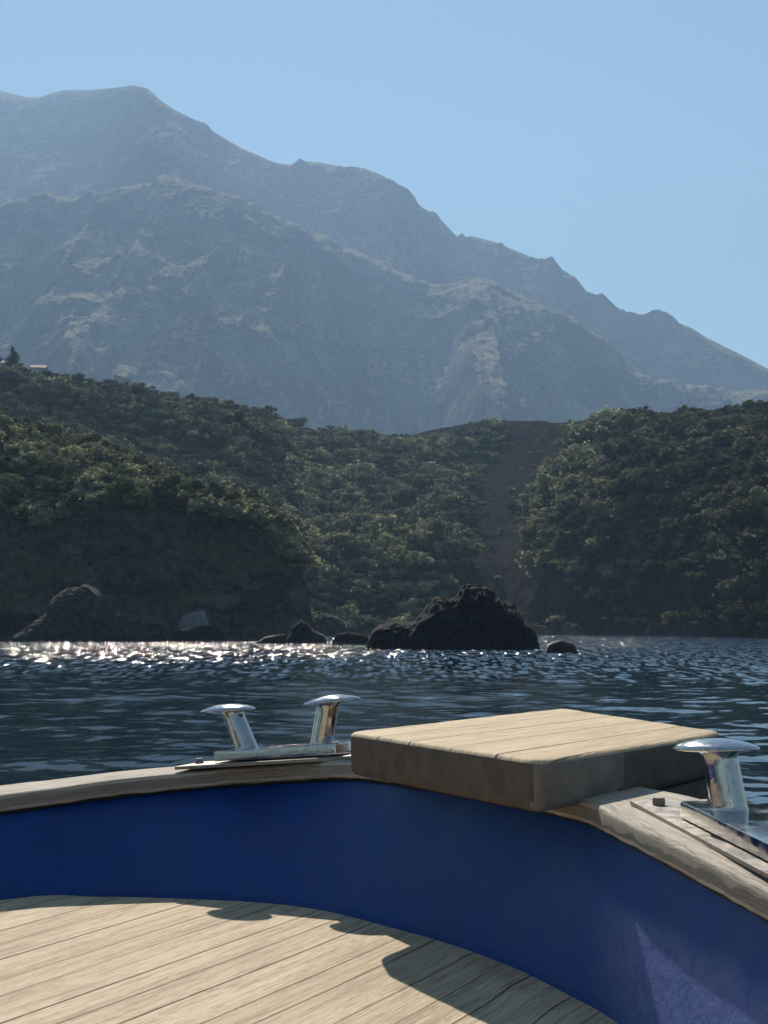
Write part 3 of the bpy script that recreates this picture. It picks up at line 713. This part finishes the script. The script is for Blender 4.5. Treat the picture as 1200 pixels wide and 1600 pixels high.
# ------------------------------------------------------------------ VEGETATION
def leaf_mat(name, c1, c2, c3=None, tone=False):
    t = NT(name); p = t.pos(); n1 = t.noise(p, .07, 4, .6); n2 = t.noise(p, .9, 3, .6)
    oi = t.n('ShaderNodeObjectInfo').outputs['Random']
    c = t.mix(t.mr(n1, .35, .65), c1, c2)
    if c3: c = t.mix(t.mr(n1, .60, .72), c, c3)
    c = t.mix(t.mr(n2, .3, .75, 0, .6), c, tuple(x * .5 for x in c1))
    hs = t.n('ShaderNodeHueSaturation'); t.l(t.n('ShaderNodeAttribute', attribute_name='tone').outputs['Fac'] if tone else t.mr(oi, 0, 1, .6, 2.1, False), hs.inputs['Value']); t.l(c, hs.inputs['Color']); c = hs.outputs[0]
    df = t.n('ShaderNodeBsdfDiffuse'); tr = t.n('ShaderNodeBsdfTranslucent'); mx = t.n('ShaderNodeMixShader'); mx.inputs[0].default_value = .4
    t.l(c, df.inputs[0]); t.l(c, tr.inputs[0]); t.l(df.outputs[0], mx.inputs[1]); t.l(tr.outputs[0], mx.inputs[2])
    t.t.nodes.remove(t.b); t.l(mx.outputs[0], t.out.inputs[0]); return t.m
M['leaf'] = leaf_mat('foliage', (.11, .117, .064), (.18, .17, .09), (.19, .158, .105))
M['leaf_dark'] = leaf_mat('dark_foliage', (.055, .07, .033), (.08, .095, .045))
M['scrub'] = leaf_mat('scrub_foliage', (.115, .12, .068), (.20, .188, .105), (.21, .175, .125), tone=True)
M['bark'] = simple('bark', (.10, .075, .055), .9, nscale=3)
def clump(n, seed, shape='round', leaf=.1):
    """n leaf quads spread through a lumpy crown of about unit radius, base at z=0"""
    g = np.random.default_rng(seed)
    lobes = 9 if n > 100 else 4
    if shape == 'cone': C = np.array([[g.normal(0, .12), g.normal(0, .12), .25 + 1.9 * k / lobes] for k in range(lobes)]); rad = np.linspace(.62, .16, lobes)
    elif shape == 'low': C = np.c_[g.uniform(-.7, .7, (lobes, 2)), g.uniform(.1, .4, lobes)]; rad = g.uniform(.3, .5, lobes)
    else: C = np.c_[g.normal(0, .40, (lobes, 2)), g.uniform(.45, 1.25, lobes)]; rad = g.uniform(.32, .58, lobes)
    w = rad ** 2; k = g.choice(lobes, n, p=w / w.sum())
    d = g.normal(size=(n, 3)); d /= np.linalg.norm(d, axis=1)[:, None]
    r = rad[k] * (g.uniform(.5, 1.4, n) ** .5)
    c = C[k] + d * r[:, None] * np.array([1, 1, .85]); c[:, 2] = np.maximum(c[:, 2], .02)
    a = d + g.normal(0, .38, (n, 3)); a /= np.linalg.norm(a, axis=1)[:, None]
    u = np.cross(a, g.normal(size=(n, 3))); u /= np.linalg.norm(u, axis=1)[:, None]; v = np.cross(a, u)
    s = leaf * g.uniform(.6, 1.3, n)[:, None]
    q = np.stack([c - u * s - v * s * .6, c + u * s - v * s * .5, c + u * s * .7 + v * s * .7, c - u * s * .6 + v * s * .6], 1)
    cores = []                                    # the dense inner growth of each lobe
    th_ = np.linspace(0, math.pi, 5); ph_ = np.arange(6) / 6 * 2 * math.pi
    for m in range(lobes):
        Vc = np.stack([np.sin(th_)[:, None] * np.cos(ph_), np.sin(th_)[:, None] * np.sin(ph_), np.cos(th_)[:, None] + 0 * ph_], -1)
        Vc = Vc * rad[m] * .70 * (1 + .12 * g.normal(size=Vc.shape[:2]))[..., None] * np.array([1, 1, .85]) + C[m]
        Vc[..., 2] = np.maximum(Vc[..., 2], 0)
        cores.append(Vc.reshape(-1, 3)[grid_faces(5, 6, True)])
    return np.vstack([q] + cores)                 # (n,4,3)
def make_tree(name, shape, n, seed, mat, height, width, leaf=.1, th=.35):
    root = empty(name, (0, 0, -1000))
    q = clump(n, seed, shape, leaf).reshape(-1, 3)
    q[:, :2] *= width / 2; q[:, 2] = q[:, 2] / (2.15 if shape == 'cone' else 1.75) * height * (1 - th * .5) + height * th * .45
    cr_ = mesh_np('crown', q, np.arange(len(q)).reshape(-1, 4), mat, root, smooth=False)
    # trunk with limbs
    g = np.random.default_rng(seed + 100); Vs = []; Fs = []; base = 0
    segs = [((0, 0, -.6), (g.normal(0, .1), g.normal(0, .1), height * .6), .035 * height, .015 * height)]
    for k in range(4):
        z0 = height * g.uniform(.2, .45); a = g.uniform(0, 6.28); rr = width * .28
        segs.append(((0, 0, z0), (rr * math.cos(a), rr * math.sin(a), z0 + height * .28), .016 * height, .006 * height))
    for a_, b_, r0, r1 in segs:
        a_, b_ = np.array(a_), np.array(b_); d = (b_ - a_) / np.linalg.norm(b_ - a_); x_ = np.cross(d, (.3, .9, .1)); x_ /= np.linalg.norm(x_); y_ = np.cross(d, x_)
        an = np.arange(7) / 7 * 2 * math.pi
        for c_, r_ in ((a_, r0), ((a_ + b_) / 2 + g.normal(0, .04, 3) * height * .3, (r0 + r1) / 2), (b_, r1)):
            Vs.append(c_ + r_ * (np.cos(an)[:, None] * x_ + np.sin(an)[:, None] * y_))
        Fs.append(grid_faces(3, 7, True) + base); base += 21
    mesh_np('trunk', np.vstack(Vs), np.vstack(Fs), M['bark'], root)
    return root
def copy_thing(root):
    r = root.copy(); scene.collection.objects.link(r)
    for ch in list(root.children):
        c = ch.copy(); scene.collection.objects.link(c); c.parent = r
    return r
def find(Pg, gx, gy, px, py):                     # nearest-to-camera surface point shown at px,py
    j = int(np.argmin(np.abs(gx[gx.shape[0] // 2] - px))); col = gy[:, j]
    best = None; m = 1e9
    for i in range(len(col)):
        if col[i] < m:
            m = col[i]
            if m <= py: best = i; break
    if best is None: best = int(np.argmin(col))
    return Pg[best, j].copy(), best, j
protos = {
    'round': [make_tree('tree', 'round', 900, s, M['leaf'], 1., 1., .055, .3) for s in (1, 2, 3)],
    'dark': [make_tree('tree', 'round', 1000, s, M['leaf_dark'], 1., 1., .055, .2) for s in (5, 6)],
    'cone': [make_tree('tree', 'cone', 800, 8, M['leaf_dark'], 1., 1., .06, .15)],
}
used = set(); ntree = 0
def plant(kind, p, h, w, label, group=None, name=None, rot=None):
    global ntree
    pr = protos[kind][ntree % len(protos[kind])]; ntree += 1
    if id(pr) in used: r = copy_thing(pr)
    else: r = pr; used.add(id(pr))
    r.location = (p[0], p[1], p[2] - .25); r.scale = (w, w * random.uniform(.9, 1.1), h); r.rotation_euler = (0, 0, random.uniform(0, 6.28) if rot is None else rot)
    if name: r.name = name
    for k in ('group',):
        if k in r: del r[k]
    tag(r, label, 'tree', group); return r
H = (hillP, hillpx, hillpy); HD = (headP, headpx, headpy)
def px2m(n, Y): return n * Y / F
def crest_pt(px):
    j = int(np.argmin(np.abs(hillpx[200] - px))); i = int(np.argmin(hillpy[:, j])); return hillP[i, j].copy()
special = [   # kind, surface, px, base py (None = on the skyline), width px, height px, label, name
    ('cone', None, 21, 0, 42, 44, 'dark cone-shaped tree standing highest on the left hilltop skyline', 'cypress_tree'),
    ('dark', None, 76, 0, 28, 16, 'dark bushy tree just right of the small red roof on the hilltop', None),
    ('dark', None, 95, 0, 26, 15, 'second dark bushy tree right of the small red roof on the skyline', None),
    ('dark', None, 124, 0, 30, 18, 'round dark tree between the red roof and the wide flat tree', None),
    ('round', None, 172, 0, 44, 19, 'wide flat-topped tree on the hilltop just left of the white wall', None),
    ('dark', None, 228, 0, 24, 9, 'low dark tree on the skyline just right of the white wall', None),
    ('round', None, 356, 0, 30, 14, 'low spreading tree alone on the skyline of the left hill', None),
    ('dark', None, 426, 0, 24, 18, 'dark tree at the right shoulder of the left hill skyline', None),
    ('round', None, 470, 0, 34, 20, 'rounded tree in the saddle right of the left hill', None),
    ('round', 'H', 636, 808, 62, 48, 'largest smooth rounded tree in the middle of the valley', None),
    ('round', 'H', 700, 812, 62, 42, 'broad tree right of the largest rounded valley tree', None),
    ('round', 'H', 672, 850, 66, 44, 'broad sunlit tree below the largest rounded valley tree', None),
    ('round', 'H', 735, 880, 40, 34, 'rounded tree at the left edge of the bare scree gully', None),
    ('round', 'H', 845, 850, 64, 50, 'highest pale green tree at right edge of the scree gully', None),
    ('round', 'H', 880, 880, 62, 50, 'olive green tree low on the slope right of the scree gully', None),
    ('dark', 'HD', 205, 795, 66, 58, 'darkest tall bushy tree on the headland cliff edge', None),
    ('dark', 'HD', 255, 798, 48, 40, 'dark tree right of the darkest tree on the headland edge', None),
    ('dark', 'HD', 20, 800, 60, 60, 'dark tree at left picture edge on top of the headland', None),
    ('round', 'HD', 80, 760, 52, 46, 'olive tree on the headland between two dark trees', None),
    ('round', 'HD', 330, 800, 44, 34, 'green tree on the headland edge above the cliff middle', None),
]
for kind, surf, x, y, wpx, hpx, label, nm in special:
    if surf is None: p = crest_pt(x)
    else: p, _, _ = find(*(H if surf == 'H' else HD), x, y)
    plant(kind, p, px2m(hpx, p[1]), px2m(wpx, p[1]), label, name=nm)
def scatter_trees(n, surf, xr, yr, wr, label, group, dark=.35, avoid=True):
    c = 0; tries = 0
    while c < n and tries < n * 30:
        tries += 1
        x = random.uniform(*xr); y = random.uniform(*yr)
        p, i, j = find(*surf, x, y)
        if avoid and surf is H and hillS[i, j] > .25: continue
        if surf is H and (abs(hillpy[i, j] - y) > 6 or y < curve(crest, x) + 26): continue
        if surf is HD and (abs(headpy[i, j] - y) > 6 or y > curve(ct, x) - 6): continue
        w = random.uniform(*wr); plant('dark' if random.random() < dark else 'round', p, px2m(w * random.uniform(.6, .85), p[1]), px2m(w, p[1]), label, group); c += 1
scatter_trees(60, H, (470, 760), (690, 960), (22, 44), 'rounded bushy tree in the dense green growth of the valley', 'trees on the valley slope')
scatter_trees(45, H, (800, 1010), (790, 965), (26, 50), 'leafy tree in the sunlit rib right of the scree gully', 'trees right of the gully', .15)
scatter_trees(75, H, (880, 1230), (665, 860), (20, 40), 'dark rounded tree on the wooded right hill', 'trees on the right hill', .7)
scatter_trees(45, H, (-30, 440), (605, 770), (18, 36), 'dark rounded tree on the shaded face of the left hill', 'trees on the left hill', .6)
scatter_trees(55, HD, (-20, 440), (680, 840), (26, 46), 'bushy tree growing along the top of the dark headland', 'trees on the headland', .45)

# scrub : uncountable low growth, one mesh per stretch of land
def scrub(name, surf, n, size, seed, mat, cond):
    g = np.random.default_rng(seed); Pg, gx, gy = surf
    pr = [clump(125, 200 + k, 'low' if k % 3 else 'round', .088) for k in range(8)]
    A = Pg[:-1, :-1]; Bp = Pg[1:, :-1]; Cc = Pg[:-1, 1:]
    area = np.linalg.norm(np.cross(Bp - A, Cc - A), axis=-1); ok = cond(A, gx[:-1, :-1], gy[:-1, :-1], Bp - A, Cc - A)
    wgt = (area * ok / A[..., 1] ** 1.0).ravel(); wgt /= wgt.sum()
    id_ = g.choice(len(wgt), n, p=wgt); u, v = g.uniform(0, 1, (2, n))
    a = A.reshape(-1, 3)[id_]; p = a + u[:, None] * (Bp.reshape(-1, 3)[id_] - a) + v[:, None] * (Cc.reshape(-1, 3)[id_] - a)
    s = (size[0] + (size[1] - size[0]) * g.uniform(0, 1, n) ** 1.9) * (1 + .5 * fbm(p / 25., 2, 140))
    if surf is H: s = s * np.where(hillS[:-1, :-1].ravel()[id_] > .3, .33, 1)
    sc_ = gy[:-1, :-1].ravel()[id_] - curve(crest, gx[:-1, :-1].ravel()[id_]); s = s * np.where((sc_ < 16) & (surf is H), .55, 1)
    an = g.uniform(0, 6.28, n); ax_, ay_, az_ = g.uniform(.7, 1.35, (3, n))
    pi = g.integers(0, len(pr), n); out = []; tone = []
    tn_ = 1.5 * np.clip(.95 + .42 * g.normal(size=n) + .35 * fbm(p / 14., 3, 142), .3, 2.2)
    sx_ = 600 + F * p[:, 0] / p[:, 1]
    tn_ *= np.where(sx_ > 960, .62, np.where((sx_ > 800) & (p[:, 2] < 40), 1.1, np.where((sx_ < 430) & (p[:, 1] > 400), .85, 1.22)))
    for k in range(len(pr)):
        m = pi == k; q = pr[k].reshape(1, -1, 3); c, si = np.cos(an[m])[:, None], np.sin(an[m])[:, None]; sk = s[m][:, None]
        x = (q[..., 0] * c * ax_[m][:, None] - q[..., 1] * si) * sk + p[m][:, :1]; y = (q[..., 0] * si + q[..., 1] * c * ay_[m][:, None]) * sk + p[m][:, 1:2]; z = q[..., 2] * sk * .8 * az_[m][:, None] + p[m][:, 2:3] - .25
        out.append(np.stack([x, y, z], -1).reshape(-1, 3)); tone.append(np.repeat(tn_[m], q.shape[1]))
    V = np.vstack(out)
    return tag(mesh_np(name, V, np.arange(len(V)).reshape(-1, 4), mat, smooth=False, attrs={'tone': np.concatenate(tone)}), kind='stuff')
def condH(A, gx, gy, du, dv):
    nrm = np.cross(dv, du); nz_ = np.abs(nrm[..., 2]) / (np.linalg.norm(nrm, axis=-1) + 1e-9)
    tt = np.arange(A.shape[0])[:, None] / A.shape[0]
    cover = np.clip((nz_ - .16) / .2, .05, 1) * (1 - .82 * np.clip(hillS[:-1, :-1] * 1.8, 0, 1)) * (A[..., 2] > 1.2) * (gx > -60) * (gx < 1290)
    return cover * np.clip(.75 + .6 * fbm(A / 18., 3, 150), .1, 1)
def condHD(A, gx, gy, du, dv):
    nrm = np.cross(dv, du); nz_ = np.abs(nrm[..., 2]) / (np.linalg.norm(nrm, axis=-1) + 1e-9)
    edge = curve(ct, gx)
    return np.where(gy < edge + 2, np.clip((nz_ - .35) / .2, .0, 1), 0) * (gx > -60) * (A[..., 2] > 3)
tag(scrub('scrub_growth', H, 12500, (1.1, 5.6), 21, M['scrub'], condH), 'dense low green scrub covering the hills behind the bay', 'scrub')
tag(scrub('headland_scrub', HD, 3200, (.7, 3.4), 22, M['scrub'], condHD), 'green and brown scrub covering the top of the left headland', 'scrub')

# ------------------------------------------------------------------ small buildings on the left hilltop
M['render'] = simple('pale_render', (.55, .50, .45), .9, nscale=2, bump=0)
M['roof'] = simple('red_tile_roof', (.48, .27, .20), .85, nscale=4, bump=0)
M['glass'] = simple('dark_window', (.03, .035, .04), .2, nscale=2, bump=0)
def box_bm(x0, x1, y0, y1, z0, z1):
    bm = bmesh.new(); bmesh.ops.create_cube(bm, size=1)
    for v in bm.verts: v.co = (x0 if v.co.x < 0 else x1, y0 if v.co.y < 0 else y1, z0 if v.co.z < 0 else z1)
    return bm
def house(px_, wpx, hpx, label, rot=0, roofcol='roof', dy=6):
    hpx += 6
    p = crest_pt(px_); s = p[1] / F; w = wpx * s; h = hpx * s; d = 5.0
    r = empty('house', (p[0], p[1] + dy, p[2] - 1.0)); r.rotation_euler = (0, 0, rot); tag(r, label, 'house')
    bm_obj('wall', box_bm(-w / 2, w / 2, -d / 2, d / 2, 0, h + 1), M['render'], r)
    for fx in (-.25, .25): bm_obj('window', box_bm(fx * w - .4, fx * w + .4, -d / 2 - .03, -d / 2 + .05, h * .35 + .9, h * .35 + 1.9), M['glass'], r)
    bm = bmesh.new(); o_ = .4; z0 = h + 1.003; zr = z0 + 1.5
    pts = [(-w / 2 - o_, -d / 2 - o_, z0), (w / 2 + o_, -d / 2 - o_, z0), (w / 2 + o_, d / 2 + o_, z0), (-w / 2 - o_, d / 2 + o_, z0), (-w / 2 - o_, 0, zr), (w / 2 + o_, 0, zr)]
    v = [bm.verts.new(q) for q in pts]
    for f_ in ((0, 1, 5, 4), (2, 3, 4, 5), (0, 4, 3), (1, 2, 5), (3, 2, 1, 0)): bm.faces.new([v[k] for k in f_])
    bm_obj('roof', bm, M[roofcol], r); return r
house(55, 22, 9, 'small house with pale red roof beside the cone-shaped tree', R(8))
house(0, 16, 7, 'pale small house left of the cone-shaped tree at picture edge', R(-5), 'render')
p = crest_pt(198); s = p[1] / F
bm = bmesh.new(); n = 14
for k in range(n):
    x0 = (k / n - .5) * 28 * s; 
    g_ = bmesh.ops.create_cube(bm, size=1, matrix=Matrix.Translation((x0, 0, .3 - k * .13)) @ Matrix.Diagonal((28 * s / n * 1.0, .4, 4.6 + .25 * (k % 3), 1)))
o = bm_obj('garden_wall', bm, M['render']); o.location = (p[0], p[1] - 6, p[2] + 2.6); tag(o, 'low whitewashed stone wall stepping along the left hilltop edge', 'wall')

# ------------------------------------------------------------------ HAZE
hz = NT('haze_air'); hz.t.nodes.remove(hz.b)
pv = hz.n('ShaderNodeVolumePrincipled'); pv.inputs['Color'].default_value = (.38, .59, .90, 1); pv.inputs['Density'].default_value = .000165; pv.inputs['Anisotropy'].default_value = .25
hz.l(pv.outputs[0], hz.out.inputs['Volume'])
zt = 1950.0
o = bm_obj('haze', box_bm(-5800, 5800, -5800, 5800, -3.0, zt), hz.m); tag(o, kind='stuff'); tag(o, 'pale blue sea haze in front of the mountain', 'haze')
